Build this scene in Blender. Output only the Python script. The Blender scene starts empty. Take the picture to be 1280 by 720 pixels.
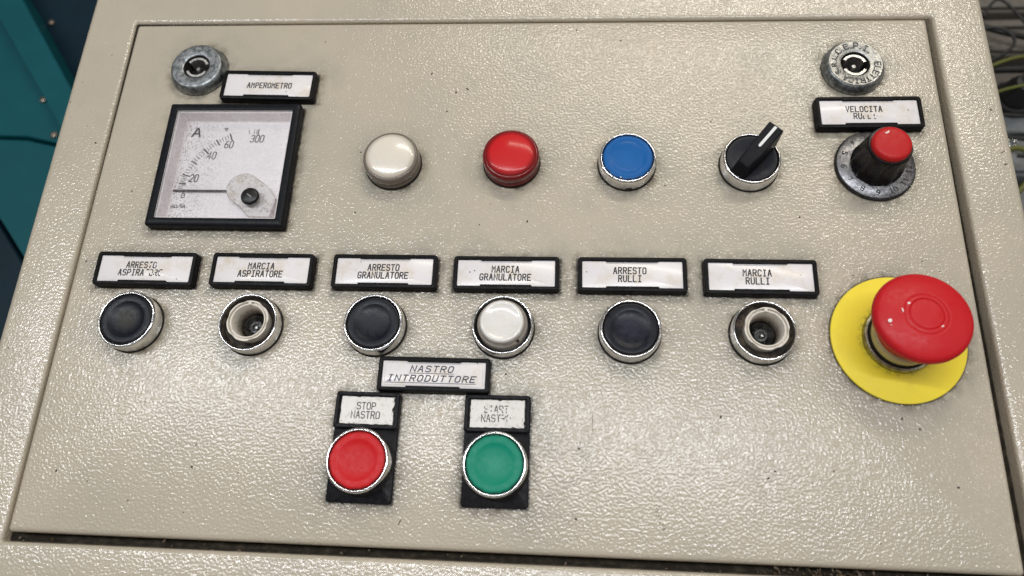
import bpy, bmesh, math, random
from mathutils import Matrix, Vector
R = math.radians
random.seed(7)
scene = bpy.context.scene
C = scene.collection
# ------------------------------------------------------------------ panel frame (all sizes below are in mm on the panel)
MM = 0.001
P = Matrix.Translation((0, 0, 1.0)) @ Matrix.Rotation(R(25), 4, 'X')

# ------------------------------------------------------------------ camera
cam = bpy.data.objects.new('camera', bpy.data.cameras.new('camera'))
C.objects.link(cam); scene.camera = cam
cr = [(0.9971586, 0.04190171, -0.06260168), (0.01797404, -0.93936385, -0.3424507), (-0.07315502, 0.34035246, -0.93744789)]
M = Matrix.Identity(4)
for i in range(3):
    M[i][0] = cr[0][i]; M[i][1] = -cr[1][i]; M[i][2] = -cr[2][i]
M.translation = Vector((30.326, -141.381, 338.910)) * MM
cam.matrix_world = P @ M
cam.data.sensor_width = 36; cam.data.lens = 934.116 / 1280 * 36
cam.data.clip_start = 0.01; cam.data.clip_end = 50
cam.data.dof.use_dof = True; cam.data.dof.focus_distance = 0.372; cam.data.dof.aperture_fstop = 7.5

# ------------------------------------------------------------------ world (dim indoor hall) and lamps
w = bpy.data.worlds.new('World'); scene.world = w; w.use_nodes = True
nt = w.node_tree; nt.nodes.clear()
wo = nt.nodes.new('ShaderNodeOutputWorld'); bg = nt.nodes.new('ShaderNodeBackground')
tc = nt.nodes.new('ShaderNodeTexCoord'); sx = nt.nodes.new('ShaderNodeSeparateXYZ'); rp = nt.nodes.new('ShaderNodeValToRGB')
mr = nt.nodes.new('ShaderNodeMapRange'); mr.inputs[1].default_value = -1; mr.inputs[2].default_value = 1
nt.links.new(tc.outputs['Generated'], sx.inputs[0]); nt.links.new(sx.outputs[2], mr.inputs[0]); nt.links.new(mr.outputs[0], rp.inputs[0])
e = rp.color_ramp.elements
e[0].position = 0.30; e[0].color = (0.06, 0.057, 0.05, 1); e[1].position = 0.85; e[1].color = (0.20, 0.19, 0.175, 1)
n = e.new(0.55); n.color = (0.15, 0.145, 0.135, 1)
nt.links.new(rp.outputs[0], bg.inputs[0]); bg.inputs[1].default_value = 0.85
nt.links.new(bg.outputs[0], wo.inputs[0])

def tube_or_fill_lamp(name, a, b, width, power, col):
    """fluorescent fitting or added fill light between two points (mm in panel frame)"""
    a = Vector(a) * MM; b = Vector(b) * MM
    ld = bpy.data.lights.new(name, 'AREA'); ld.shape = 'RECTANGLE'
    ld.size = (b - a).length; ld.size_y = width; ld.energy = power; ld.color = col
    o = bpy.data.objects.new(name, ld); C.objects.link(o)
    mid = (a + b) / 2; x = (b - a).normalized(); z = mid.normalized(); z = (z - x * z.dot(x)).normalized(); y = z.cross(x)
    m = Matrix((x, y, z)).transposed().to_4x4(); m.translation = mid
    o.matrix_world = P @ m
tube_or_fill_lamp('ceiling_or_fill_lamp', (-1700, 380, 1800), (900, -60, 1800), 0.08, 25, (0.93, 0.96, 1.0))
tube_or_fill_lamp('ceiling_or_fill_lamp', (-300, 1750, 1800), (1500, 1350, 1800), 0.08, 17, (1.0, 0.93, 0.80))
tube_or_fill_lamp('ceiling_or_fill_lamp', (-1500, -1900, 1500), (1100, -1900, 1500), 0.10, 4.5, (1.0, 0.96, 0.90))  # unseen fill light added behind the viewer to soften shadows
tube_or_fill_lamp('ceiling_or_fill_lamp', (2300, -600, 1700), (2300, 900, 1700), 0.10, 4.5, (1.0, 0.96, 0.90))  # second fill light, added out of view to the side

vs = scene.view_settings
vs.view_transform = 'Standard'; vs.look = 'None'; vs.exposure = 0.08; vs.gamma = 1; vs.use_curve_mapping = False

# ================================================================== material helpers
def mat(name, base=(0.5, 0.5, 0.5), rough=0.5, metal=0.0, coat=0.0, spec=0.5, sss=0.0, coat_rough=0.1):
    m = bpy.data.materials.new(name); m.use_nodes = True
    b = m.node_tree.nodes['Principled BSDF']
    b.inputs['Base Color'].default_value = (*base, 1); b.inputs['Roughness'].default_value = rough
    b.inputs['Metallic'].default_value = metal; b.inputs['Coat Weight'].default_value = coat
    b.inputs['Coat Roughness'].default_value = coat_rough
    b.inputs['Specular IOR Level'].default_value = spec
    if sss:
        b.inputs['Subsurface Weight'].default_value = sss; b.inputs['Subsurface Scale'].default_value = 0.002
        b.inputs['Subsurface Radius'].default_value = (1, .6, .4)
    return m
class NB:
    def __init__(s, m): s.t = m.node_tree; s.b = s.t.nodes['Principled BSDF']; s.co = None
    def n(s, k, **kw):
        x = s.t.nodes.new(k)
        for a, v in kw.items(): setattr(x, a, v)
        return x
    def put(s, sock, v):
        if hasattr(v, 'is_output'): s.t.links.new(v, sock)
        elif v is not None: sock.default_value = v
    def coord(s, k='Object'):
        if not s.co: s.co = s.n('ShaderNodeTexCoord')
        return s.co.outputs[k]
    def math(s, op, a, b=None, c=None, clamp=False):
        x = s.n('ShaderNodeMath', operation=op, use_clamp=clamp)
        for i, v in enumerate((a, b, c)): s.put(x.inputs[i], v)
        return x.outputs[0]
    def vm(s, op, a, b=None, out=0):
        x = s.n('ShaderNodeVectorMath', operation=op); s.put(x.inputs[0], a)
        if b is not None: s.put(x.inputs[1], b)
        return x.outputs[out]
    def noise(s, scale, detail=2, rough=.5, vec=None, dist=0, out=0):
        x = s.n('ShaderNodeTexNoise'); s.put(x.inputs['Vector'], vec or s.coord()); x.inputs['Scale'].default_value = scale
        x.inputs['Detail'].default_value = detail; x.inputs['Roughness'].default_value = rough; x.inputs['Distortion'].default_value = dist
        return x.outputs[out]
    def voro(s, scale, vec=None, feature='F1'):
        x = s.n('ShaderNodeTexVoronoi', feature=feature); s.put(x.inputs['Vector'], vec or s.coord()); x.inputs['Scale'].default_value = scale
        return x
    def ramp(s, v, lo, hi, a=0.0, b=1.0):
        x = s.n('ShaderNodeMapRange', interpolation_type='SMOOTHSTEP'); s.put(x.inputs[0], v)
        x.inputs[1].default_value = lo; x.inputs[2].default_value = hi; x.inputs[3].default_value = a; x.inputs[4].default_value = b
        return x.outputs[0]
    def mix(s, f, a, b):
        x = s.n('ShaderNodeMix', data_type='RGBA'); s.put(x.inputs[0], f)
        for i, v in ((6, a), (7, b)): s.put(x.inputs[i], (*v, 1) if isinstance(v, tuple) and len(v) == 3 else v)
        return x.outputs[2]
    def bump(s, h, dist, strength=1.0):
        x = s.n('ShaderNodeBump'); s.put(x.inputs['Height'], h); x.inputs['Distance'].default_value = dist; x.inputs['Strength'].default_value = strength
        s.t.links.new(x.outputs[0], s.b.inputs['Normal']); s.t.links.new(x.outputs[0], s.b.inputs['Coat Normal']); return x
    def set(s, k, v): s.put(s.b.inputs[k], v)

# fixtures on the panel: positions in mm (used for layout and for the grime and painted contact shade round them)
LABELS = {}
ROUND = [(-60.5, 48.5), (0.9, 50.2), (59.5, 49.2), (120.2, 49.1), (-181.1, -40.7), (-121.0, -40.7), (-60.3, -39.7), (0.8, -39.2), (59.9, -40.0), (120.2, -39.2)]
BOXES = [(-133.6, 94.9, 26, 9), (181.2, 78.1, 26, 9), (-179.8, -13.0, 26, 8.8), (-120.0, -12.6, 26, 8.8), (-58.6, -12.3, 26, 8.8), (1.0, -12.2, 26, 8.8),
         (61.3, -11.9, 26, 8.8), (121.2, -12.0, 26, 8.8), (-148.7, 46.2, 36, 36), (-30.4, -62.9, 26, 8), (-59.9, -96.6, 14.8, 24.6), (0.2, -96.4, 14.8, 24.6)]

def paint_material(name, grime=True):
    m = mat(name, (0.5, 0.46, 0.385), 0.45, spec=0.4, coat=0.9, coat_rough=0.16)
    m.node_tree.nodes['Principled BSDF'].inputs['Coat IOR'].default_value = 1.6
    s = NB(m); co = s.coord()
    # orange-peel relief of a structure paint
    n1 = s.noise(800, 0.5, .4, dist=.3); n2 = s.noise(1300, 1, .5); n3 = s.noise(9, 2, .5)
    amp = s.ramp(n3, .3, .7, .70, 1.15)
    h = s.math('ADD', s.math('MULTIPLY', n1, 1.0), s.math('MULTIPLY', n2, .10))
    h = s.math('MULTIPLY', h, amp)
    vs_ = s.voro(140, feature='F1')       # pinholes and specks
    pit = s.ramp(vs_.outputs['Distance'], .045, .10, 1, 0)
    gate = s.ramp(s.n('ShaderNodeSeparateColor').outputs[0], 0, 1)
    sc = s.n('ShaderNodeSeparateColor'); s.t.links.new(vs_.outputs['Color'], sc.inputs[0])
    gate = s.math('GREATER_THAN', sc.outputs[0], .985)
    pit = s.math('MULTIPLY', pit, gate)
    h2 = s.math('SUBTRACT', h, s.math('MULTIPLY', pit, 1.2))
    s.bump(h2, 0.00026, 1.0)
    base = s.mix(s.ramp(s.noise(14, 4, .6), .35, .68), (0.50, 0.436, 0.342), (0.455, 0.405, 0.322))
    base = s.mix(s.math('MULTIPLY', s.ramp(s.noise(55, 5, .7), .52, .75), .22), base, (0.36, 0.32, 0.25))
    base = s.mix(s.math('MULTIPLY', pit, .85), base, (0.06, 0.045, 0.03))
    if grime:
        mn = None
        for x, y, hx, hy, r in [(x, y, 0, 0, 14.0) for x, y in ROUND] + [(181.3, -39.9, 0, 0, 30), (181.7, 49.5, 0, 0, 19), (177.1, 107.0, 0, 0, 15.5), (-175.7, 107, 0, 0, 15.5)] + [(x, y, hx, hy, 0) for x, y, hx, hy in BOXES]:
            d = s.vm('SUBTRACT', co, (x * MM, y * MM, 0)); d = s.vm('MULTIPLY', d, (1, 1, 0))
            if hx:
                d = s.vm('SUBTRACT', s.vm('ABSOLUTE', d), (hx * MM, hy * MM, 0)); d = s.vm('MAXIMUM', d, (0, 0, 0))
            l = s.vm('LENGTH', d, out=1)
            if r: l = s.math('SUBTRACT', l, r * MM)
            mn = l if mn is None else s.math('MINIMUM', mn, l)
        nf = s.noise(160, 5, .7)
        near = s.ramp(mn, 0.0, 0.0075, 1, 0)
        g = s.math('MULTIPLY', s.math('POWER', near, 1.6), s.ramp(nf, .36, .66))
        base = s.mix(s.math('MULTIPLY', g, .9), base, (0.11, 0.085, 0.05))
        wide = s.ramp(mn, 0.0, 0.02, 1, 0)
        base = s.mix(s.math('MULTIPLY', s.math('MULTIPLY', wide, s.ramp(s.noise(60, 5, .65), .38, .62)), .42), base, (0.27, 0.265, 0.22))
        line = s.ramp(mn, 0.0002, 0.0012, 1, 0)  # dirt line at the bases, strengthened to paint in contact shade
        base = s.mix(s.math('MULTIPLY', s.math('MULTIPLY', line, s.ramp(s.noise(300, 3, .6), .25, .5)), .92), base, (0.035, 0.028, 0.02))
        # worn, dirty patch beside the green button
        d = s.vm('LENGTH', s.vm('MULTIPLY', s.vm('SUBTRACT', co, (30 * MM, -103 * MM, 0)), (1, .55, 1)), out=1)
        patch = s.math('MULTIPLY', s.ramp(d, .004, .022, 1, 0), s.ramp(s.noise(110, 5, .7), .42, .66))
        base = s.mix(s.math('MULTIPLY', patch, .4), base, (0.25, 0.22, 0.19))
        s.set('Coat Weight', s.math('SUBTRACT', .8, s.math('MULTIPLY', g, .7)))
    s.set('Base Color', base)
    s.set('Roughness', s.ramp(s.noise(60, 3, .6), .3, .7, .36, .5))
    return m
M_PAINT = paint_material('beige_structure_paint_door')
M_PAINTF = paint_material('beige_structure_paint_frame', False)

def plastic(name, col, rough=.35, coat=0.0, spec=.4, dusty=0.0, dust=(0.35, 0.33, 0.3), sss=0, bumpd=0.00004, scale=500):
    m = mat(name, col, rough, coat=coat, sss=sss, spec=spec); s = NB(m)
    v = s.coord()
    nn = s.noise(scale, 4, .65)
    if dusty:
        oi = s.n('ShaderNodeObjectInfo'); off = s.vm('ADD', v, s.vm('MULTIPLY', (1, 1, 1), oi.outputs['Random']))
        oinp = s.noise(scale * .4, 5, .7, vec=off)
        s.set('Base Color', s.mix(s.math('MULTIPLY', s.ramp(oinp, .42, .75), dusty), col, dust))
    s.set('Roughness', s.ramp(nn, .3, .7, rough * .8, min(1, rough * 1.3)))
    s.bump(nn, bumpd, .6)
    return m
M_BLACK = plastic('black_plastic', (0.006, 0.006, 0.007), .40, dusty=.3, dust=(.03, .026, .024), spec=.12, bumpd=.00008)
M_BLACK2 = plastic('black_plastic_legend', (0.006, 0.006, 0.008), .42, dusty=.5, dust=(.03, .026, .026), spec=.14, bumpd=.0001)
M_BEZEL_METER = plastic('black_meter_bezel', (0.006, 0.007, 0.010), .38, dusty=.3, dust=(.025, .025, .025), spec=.16)
M_GASKET = plastic('dark_rubber', (0.012, 0.011, 0.01), .8, dusty=.5, dust=(.05, .04, .03))
M_RUBBER = plastic('gap_rubber', (0.035, 0.028, 0.02), .8, dusty=.8, dust=(.12, .095, .065))
def chrome(name, r=.13, col=(.78, .78, .79)):
    m = mat(name, col, r, 1.0); s = NB(m)
    nn = s.noise(380, 5, .7); s.set('Roughness', s.ramp(nn, .35, .75, r * .9, r * 2.0))
    s.set('Base Color', s.mix(s.math('MULTIPLY', s.ramp(s.noise(600, 5, .75), .5, .75), .6), col, (.22, .2, .17)))
    return m
M_CHROME = chrome('worn_chrome')
def zinc(name, a, b, r):
    m = mat(name, a, r, 1.0); s = NB(m); nn = s.noise(330, 6, .75); n2 = s.noise(900, 3, .7)
    s.set('Base Color', s.mix(s.ramp(nn, .38, .64), a, b)); s.set('Roughness', s.ramp(n2, .3, .7, r * .8, r * 1.3)); s.bump(n2, .00012, .8); return m
M_ZINC = zinc('tarnished_zinc', (.42, .44, .45), (.13, .145, .155), .42)
M_ZINC2 = zinc('worn_bright_zinc', (.48, .48, .46), (.22, .22, .22), .38)
M_DARKMETAL = zinc('dark_metal', (.10, .10, .095), (.04, .04, .04), .45)
M_DIAL = zinc('grey_dial_metal', (.28, .275, .285), (.14, .14, .15), .36)
M_PAPER_FLAKE = None

def insert_material():
    m = mat('white_label_insert', (0.78, 0.75, 0.76), .35, coat=.3, coat_rough=.15); s = NB(m)
    oi = s.n('ShaderNodeObjectInfo'); off = s.vm('ADD', s.coord(), s.vm('MULTIPLY', (3, 5, 1), oi.outputs['Random']))
    st = s.ramp(s.noise(90, 5, .75, vec=off), .46, .70)
    b = s.mix(s.math('MULTIPLY', st, .55), (0.80, 0.765, 0.775), (0.62, 0.52, 0.38))
    d = s.vm('LENGTH', s.vm('MULTIPLY', s.coord(), (.5, 1.2, 0)), out=1)
    c = s.math('MULTIPLY', s.ramp(d, .002, .007, 1, 0), s.ramp(s.noise(240, 5, .7, vec=off), .38, .60))
    b = s.mix(s.math('MULTIPLY', c, .45), b, (0.60, 0.48, 0.30))
    sp = s.voro(450, vec=off); sc = s.n('ShaderNodeSeparateColor'); s.t.links.new(sp.outputs['Color'], sc.inputs[0])
    k = s.math('MULTIPLY', s.ramp(sp.outputs['Distance'], .1, .22, 1, 0), s.math('GREATER_THAN', sc.outputs[0], .975))
    b = s.mix(k, b, (.06, .04, .03)); s.set('Base Color', b); return m
M_INSERT = insert_material()
def torn_paper():
    m = mat('old_paper_insert', (0.72, 0.70, 0.66), .5, coat=.15); s = NB(m)
    b = s.mix(s.math('MULTIPLY', s.ramp(s.noise(330, 6, .75), .48, .7), .6), (0.74, 0.71, 0.68), (0.42, 0.38, 0.32))
    s.set('Base Color', b); s.bump(s.noise(500, 4, .6), .00012, .8); return m
M_TORN = torn_paper()
M_INK = mat('black_ink', (0.02, 0.018, 0.02), .6)
M_INK2 = mat('blue_grey_ink', (0.035, 0.045, 0.075), .6)
M_INKF = mat('faded_ink', (0.24, 0.22, 0.21), .6)
M_FAINT = mat('faint_pencil_line', (0.45, 0.43, 0.42), .6)
M_SCALE = mat('scale_ink', (0.035, 0.03, 0.035), .6)

# ================================================================== mesh helpers (input in mm)
def finish(name, bm, material, parent=None, angle=35, loc=None, smooth=True):
    bmesh.ops.recalc_face_normals(bm, faces=bm.faces)
    me = bpy.data.meshes.new(name); 
    for v in bm.verts: v.co *= MM
    bm.to_mesh(me); bm.free()
    if smooth:
        me.shade_smooth(); me.set_sharp_from_angle(angle=R(angle))
    me.materials.append(material)
    o = bpy.data.objects.new(name, me); C.objects.link(o)
    if parent: o.parent = parent
    if loc: o.location = Vector(loc) * MM
    return o
def place(o, x, y, z=0, rz=0):
    o.matrix_world = P @ Matrix.Translation(Vector((x, y, z)) * MM) @ Matrix.Rotation(R(rz), 4, 'Z')
def thing(name, label, cat, x, y, z=0, rz=0, group=None, kind=None):
    o = bpy.data.objects.new(name, None); C.objects.link(o); o.empty_display_size = .01
    place(o, x, y, z, rz); tag(o, label, cat, group, kind); return o
def tag(o, label=None, cat=None, group=None, kind=None):
    if label: o['label'] = label
    if cat: o['category'] = cat
    if group: o['group'] = group
    if kind: o['kind'] = kind
def lathe(prof, n=64, bm=None, c=(0, 0), rmod=None, sx=1, cap=False):
    bm = bm or bmesh.new(); rings = []
    for r, z in prof:
        if r < 1e-6: rings.append([bm.verts.new((c[0], c[1], z))]); continue
        ring = []
        for i in range(n):
            a = 2 * math.pi * i / n; rr = r if not rmod else rmod(r, a, z)
            ring.append(bm.verts.new((c[0] + rr * math.cos(a), c[1] + rr * math.sin(a), z)))
        rings.append(ring)
    for a, b in zip(rings, rings[1:]):
        if len(a) == 1 and len(b) == 1: continue
        for i in range(n):
            j = (i + 1) % n
            if len(a) == 1: bm.faces.new((a[0], b[j], b[i]))
            elif len(b) == 1: bm.faces.new((a[i], a[j], b[0]))
            else: bm.faces.new((a[i], a[j], b[j], b[i]))
    return bm
def rrect(w, h, r, cx=0, cy=0, seg=5):
    pts = []; r = max(r, .001)
    for sx_, sy_, a0 in ((1, 1, 0), (-1, 1, 90), (-1, -1, 180), (1, -1, 270)):
        for k in range(seg + 1):
            a = R(a0 + 90 * k / seg); pts.append((cx + sx_ * (w / 2 - r) + r * math.cos(a), cy + sy_ * (h / 2 - r) + r * math.sin(a)))
    return pts
def loft(loops, bm=None, cap0=False, cap1=False):
    """loops: list of (pts, z)"""
    bm = bm or bmesh.new(); L = []
    for pts, z in loops: L.append([bm.verts.new((x, y, z)) for x, y in pts])
    n = len(L[0])
    for a, b in zip(L, L[1:]):
        for i in range(n): bm.faces.new((a[i], a[(i + 1) % n], b[(i + 1) % n], b[i]))
    if cap0: bm.faces.new(L[0][::-1])
    if cap1: bm.faces.new(L[-1])
    return bm
def rbox(w, h, z0, z1, r=.5, bev=.3, cx=0, cy=0, bm=None, seg=4):
    return loft([(rrect(w, h, r, cx, cy, seg), z0), (rrect(w, h, r, cx, cy, seg), z1 - bev),
                 (rrect(w - bev * .6, h - bev * .6, r, cx, cy, seg), z1 - bev * .3), (rrect(w - 2 * bev, h - 2 * bev, max(r - bev, .05), cx, cy, seg), z1)], bm, True, True)
def ngon_prism(pts, z0, z1, bm=None, bev=0):
    bm = bm or bmesh.new()
    c = (sum(p[0] for p in pts) / len(pts), sum(p[1] for p in pts) / len(pts))
    def sh(b): 
        out = []
        for x, y in pts:
            d = math.hypot(x - c[0], y - c[1]); k = (d - b) / d if d > 1e-6 else 1; out.append((c[0] + (x - c[0]) * k, c[1] + (y - c[1]) * k))
        return out
    L = [(pts, z0), (pts, z1 - bev)] + ([(sh(bev), z1)] if bev else [])
    return loft(L, bm, True, True)
# ------------------------------------------------------------------ stroke lettering
G = {
 'A': [[(0, 0), (1.75, 6), (2.25, 6), (4, 0)], [(.7, 2.1), (3.3, 2.1)]],
 'C': [[(4, 1), (3, 0), (1, 0), (0, 1), (0, 5), (1, 6), (3, 6), (4, 5)]],
 'D': [[(0, 0), (0, 6), (2.6, 6), (4, 4.7), (4, 1.3), (2.6, 0), (0, 0)]],
 'E': [[(4, 0), (0, 0), (0, 6), (4, 6)], [(0, 3.1), (3, 3.1)]],
 'G': [[(4, 5), (3, 6), (1, 6), (0, 5), (0, 1), (1, 0), (3, 0), (4, 1), (4, 2.8), (2.3, 2.8)]],
 'I': [[(2, 0), (2, 6)], [(.7, 6), (3.3, 6)], [(.7, 0), (3.3, 0)]],
 'J': [[(2, 0), (2, 6)]],
 'L': [[(0, 6), (0, 0), (4, 0)]],
 'M': [[(0, 0), (0, 6), (2, 3.2), (4, 6), (4, 0)]],
 'N': [[(0, 0), (0, 6), (4, 0), (4, 6)]],
 'O': [[(1, 0), (0, 1), (0, 5), (1, 6), (3, 6), (4, 5), (4, 1), (3, 0), (1, 0)]],
 'P': [[(0, 0), (0, 6), (3, 6), (4, 5.2), (4, 3.6), (3, 2.8), (0, 2.8)]],
 'R': [[(0, 0), (0, 6), (3, 6), (4, 5.2), (4, 3.8), (3, 3), (0, 3)], [(2, 3), (4, 0)]],
 'S': [[(0, .9), (1, 0), (3, 0), (4, .9), (4, 2.3), (3, 3.1), (1, 3.1), (0, 3.9), (0, 5.1), (1, 6), (3, 6), (4, 5.1)]],
 'T': [[(2, 0), (2, 6)], [(0, 6), (4, 6)]],
 'U': [[(0, 6), (0, 1), (1, 0), (3, 0), (4, 1), (4, 6)]],
 'V': [[(0, 6), (2, 0), (4, 6)]],
 '.': [[(1.6, 0), (2.3, 0)]], '/': [[(0, 0), (4, 6)]], ' ': [],
 '0': [[(1, 0), (0, 1), (0, 5), (1, 6), (3, 6), (4, 5), (4, 1), (3, 0), (1, 0)]],
 '1': [[(.8, 4.8), (2.2, 6), (2.2, 0)]],
 '2': [[(0, 5), (1, 6), (3, 6), (4, 5), (4, 3.8), (0, 0), (4, 0)]],
 '3': [[(0, 5.2), (1, 6), (3, 6), (4, 5.2), (4, 3.9), (3, 3.1), (1.5, 3.1)], [(3, 3.1), (4, 2.3), (4, .9), (3, 0), (1, 0), (0, .8)]],
 '4': [[(3, 0), (3, 6), (0, 1.8), (4, 1.8)]],
 '5': [[(4, 6), (.3, 6), (0, 3.4), (2.8, 3.6), (4, 2.6), (4, 1), (3, 0), (1, 0), (0, .8)]],
 '6': [[(3.6, 6), (1.6, 5.6), (0, 3), (0, 1), (1, 0), (3, 0), (4, 1), (4, 2.3), (3, 3.2), (1, 3.2), (0, 2.2)]],
 '7': [[(0, 6), (4, 6), (1.5, 0)]],
 '8': [[(1, 3.1), (0, 3.9), (0, 5.2), (1, 6), (3, 6), (4, 5.2), (4, 3.9), (3, 3.1), (1, 3.1), (0, 2.2), (0, .9), (1, 0), (3, 0), (4, .9), (4, 2.2), (3, 3.1)]],
 '9': [[(.4, 0), (2.4, .4), (4, 3), (4, 5), (3, 6), (1, 6), (0, 5), (0, 3.7), (1, 2.8), (3, 2.8), (4, 3.8)]],
}
class Strokes:
    def __init__(s): s.bm = bmesh.new(); s.k = 0
    def line(s, pts, w, z=0):
        s.k += 1; z = z + (s.k % 40) * .0025; w2 = w / 2
        P_ = [Vector(p) for p in pts]; closed = (P_[0] - P_[-1]).length < 1e-6 and len(P_) > 3
        if closed: P_ = P_[:-1]
        n = len(P_); V = []
        for i, p in enumerate(P_):
            a = P_[i - 1] if (i > 0 or closed) else None; b = P_[(i + 1) % n] if (i < n - 1 or closed) else None
            d1 = (p - a).normalized() if a is not None else None; d2 = (b - p).normalized() if b is not None else None
            if d1 is None: q = p - d2 * w2 * .9; nn = Vector((-d2.y, d2.x)) * w2
            elif d2 is None: q = p + d1 * w2 * .9; nn = Vector((-d1.y, d1.x)) * w2
            else:
                q = p; t = (d1 + d2); t = t.normalized() if t.length > 1e-4 else d1
                nn = Vector((-t.y, t.x)); c = max(.45, nn.dot(Vector((-d1.y, d1.x)))); nn = nn * (w2 / c)
            V.append((s.bm.verts.new((q.x + nn.x, q.y + nn.y, z)), s.bm.verts.new((q.x - nn.x, q.y - nn.y, z))))
        for i in range(n - (0 if closed else 1)):
            a, b = V[i], V[(i + 1) % n]; s.bm.faces.new((a[0], a[1], b[1], b[0]))
    def text(s, t, cx, cy, h, adv, w, z=0, slant=0, wid=None, keep=None, rot=0, rnd=None):
        """one centred line of lettering; keep(ch_index, u, v) -> False drops that bit of a stroke"""
        gw = (wid or adv * .78); x0 = cx - (adv * (len(t) - 1) + gw) / 2; rnd = rnd or random
        ca, sa = math.cos(R(rot)), math.sin(R(rot))
        for i, ch in enumerate(t):
            for st in G[ch]:
                pts = [(x / 4 * gw, y / 6 * h) for x, y in st]
                pts = [(x0 + i * adv + x + slant * y, cy - h / 2 + y) for x, y in pts]
                pts = [(cx + (x - cx) * ca - (y - cy) * sa, cy + (x - cx) * sa + (y - cy) * ca) for x, y in pts]
                if keep is None: s.line(pts, w, z); continue
                for a, b in zip(pts, pts[1:]):
                    m = max(1, int(math.hypot(b[0] - a[0], b[1] - a[1]) / .45))
                    for k in range(m):
                        p = (a[0] + (b[0] - a[0]) * k / m, a[1] + (b[1] - a[1]) * k / m); q = (a[0] + (b[0] - a[0]) * (k + 1) / m, a[1] + (b[1] - a[1]) * (k + 1) / m)
                        if keep(i, p[0], p[1]): s.line([p, q], w * rnd.uniform(.75, 1.05), z)
    def arc_text(s, t, r, a_start, a_step, h, gw, w, z, inward=False, c=(0, 0)):
        """lettering on a circle, clockwise; letter tops point outward (inward=True: towards the centre)"""
        for i, ch in enumerate(t):
            a = a_start - a_step * i if not inward else a_start + a_step * i
            u = Vector((math.cos(R(a)), math.sin(R(a)))); up = -u if inward else u; rt = Vector((up.y, -up.x))
            for st in G[ch]:
                pts = [Vector(c) + u * r + rt * ((x / 4 - .5) * gw) + up * ((y / 6 - .5) * h) for x, y in st]
                s.line([(p.x, p.y) for p in pts], w, z)
    def done(s, name, material, parent): return finish(name, s.bm, material, parent, smooth=False)

# ================================================================== BACKGROUND (far below the panel)
def slab(pts, z0, z1, name, m, parent=None, bev=1.5): return finish(name, ngon_prism(pts, z0, z1, bev=bev), m, parent, 30)
def teal(name, a, b, rough=.5):
    m = mat(name, a, rough, spec=.25); s = NB(m); s.set('Base Color', s.mix(s.ramp(s.noise(18, 4, .6), .3, .7), a, b)); s.bump(s.noise(260, 2, .5), .0001, .6)
    return m
M_TEAL = teal('teal_machine_paint', (0.0003, 0.068, 0.085), (0.0005, 0.080, 0.098))
M_NAVY = teal('dark_blue_machine_paint', (0.0005, 0.011, 0.022), (0.0008, 0.016, 0.028))
machine = thing('machine_housing', 'teal painted sheet metal machine standing left of and behind the beige cabinet', 'machine', -450, 150, -300)
def mloc(pts): return [(x + 450, y - 150) for x, y in pts]
slab(mloc([(-760, -420), (-300, -420), (-300, 620), (-760, 620)]), -20, 50, 'back_plate', M_NAVY, machine)
slab(mloc([(-740, 214), (-470, 207), (-425, 197), (-425, 206), (-459, 244), (-521, 325), (-620, 460), (-740, 460)]), 50.5, 66, 'upper_panel', M_TEAL, machine)
slab(mloc([(-740, 211), (-740, 178), (-522, 178), (-462, 112), (-431, 77), (-300, -70), (-300, 150), (-425, 194), (-470, 204)]), 50.5, 66, 'side_panel', M_TEAL, machine)
slab(mloc([(-740, 172), (-524, 172), (-465, 108), (-434, 73), (-300, -80), (-300, -400), (-740, -400)]), 50.5, 62, 'lower_panel', M_NAVY, machine)
slab(mloc([(-619, 462), (-521, 327), (-456, 244), (-400, 170), (-366, 170), (-430, 250), (-505, 352), (-590, 462)]), 50.5, 80, 'diagonal_brace', M_TEAL, machine)
M_SCREW = zinc('screw_metal', (.38, .36, .32), (.16, .11, .07), .4)
for x, y in ((-468, 246.5), (-447.5, 208.5), (-495, 349)):
    z = 66 if y < 300 else 50
    finish('screw', lathe([(3.4, z), (3.4, z + .9), (3.0, z + 1.9), (1.8, z + 2.6), (0, z + 2.7)], 20), M_SCREW, machine, loc=(x + 450 + (3 if y < 300 else 0), y - 150, 0))

# right: open wiring floor with grey trunking and loose cables
M_GREY = plastic('grey_trunking_plastic', (0.11, 0.097, 0.083), .5, dusty=.7, dust=(.10, .085, .07), bumpd=.0002, scale=200)
M_GREYB = plastic('blue_grey_trunking', (0.15, 0.165, 0.175), .45, dusty=.6, dust=(.11, .10, .09), bumpd=.0002, scale=200)
flo = finish('floor', ngon_prism([(250, -500), (1100, -500), (1100, 900), (250, 900)], -345, -330), plastic('dark_floor_concrete', (0.03, 0.028, 0.025), .8, dusty=.6, dust=(.06, .05, .04), bumpd=.001, scale=60))
flo.matrix_world = P; flo['kind'] = 'structure'
trunks = [(382, 26, 'top'), (352, 14, ''), (325, 28, ''), (288, 32, ''), (248, 36, ''), (206, 40, ''), (160, 44, '')]
descr = ['uppermost grey wiring trunking to the right of the cabinet, in the top right corner', 'narrow grey wiring trunking next below the uppermost one right of the cabinet',
         'brownish grey wiring trunking behind the looped black cable at upper right', 'grey wiring trunking under the yellow green wire right of the cabinet',
         'bluish grey wiring trunking beneath the coiled black plug at the right edge', 'bluish grey wiring trunking under the yellow green wire loop at the right edge',
         'lowest blue grey wiring trunking showing past the cabinet on the right']
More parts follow.
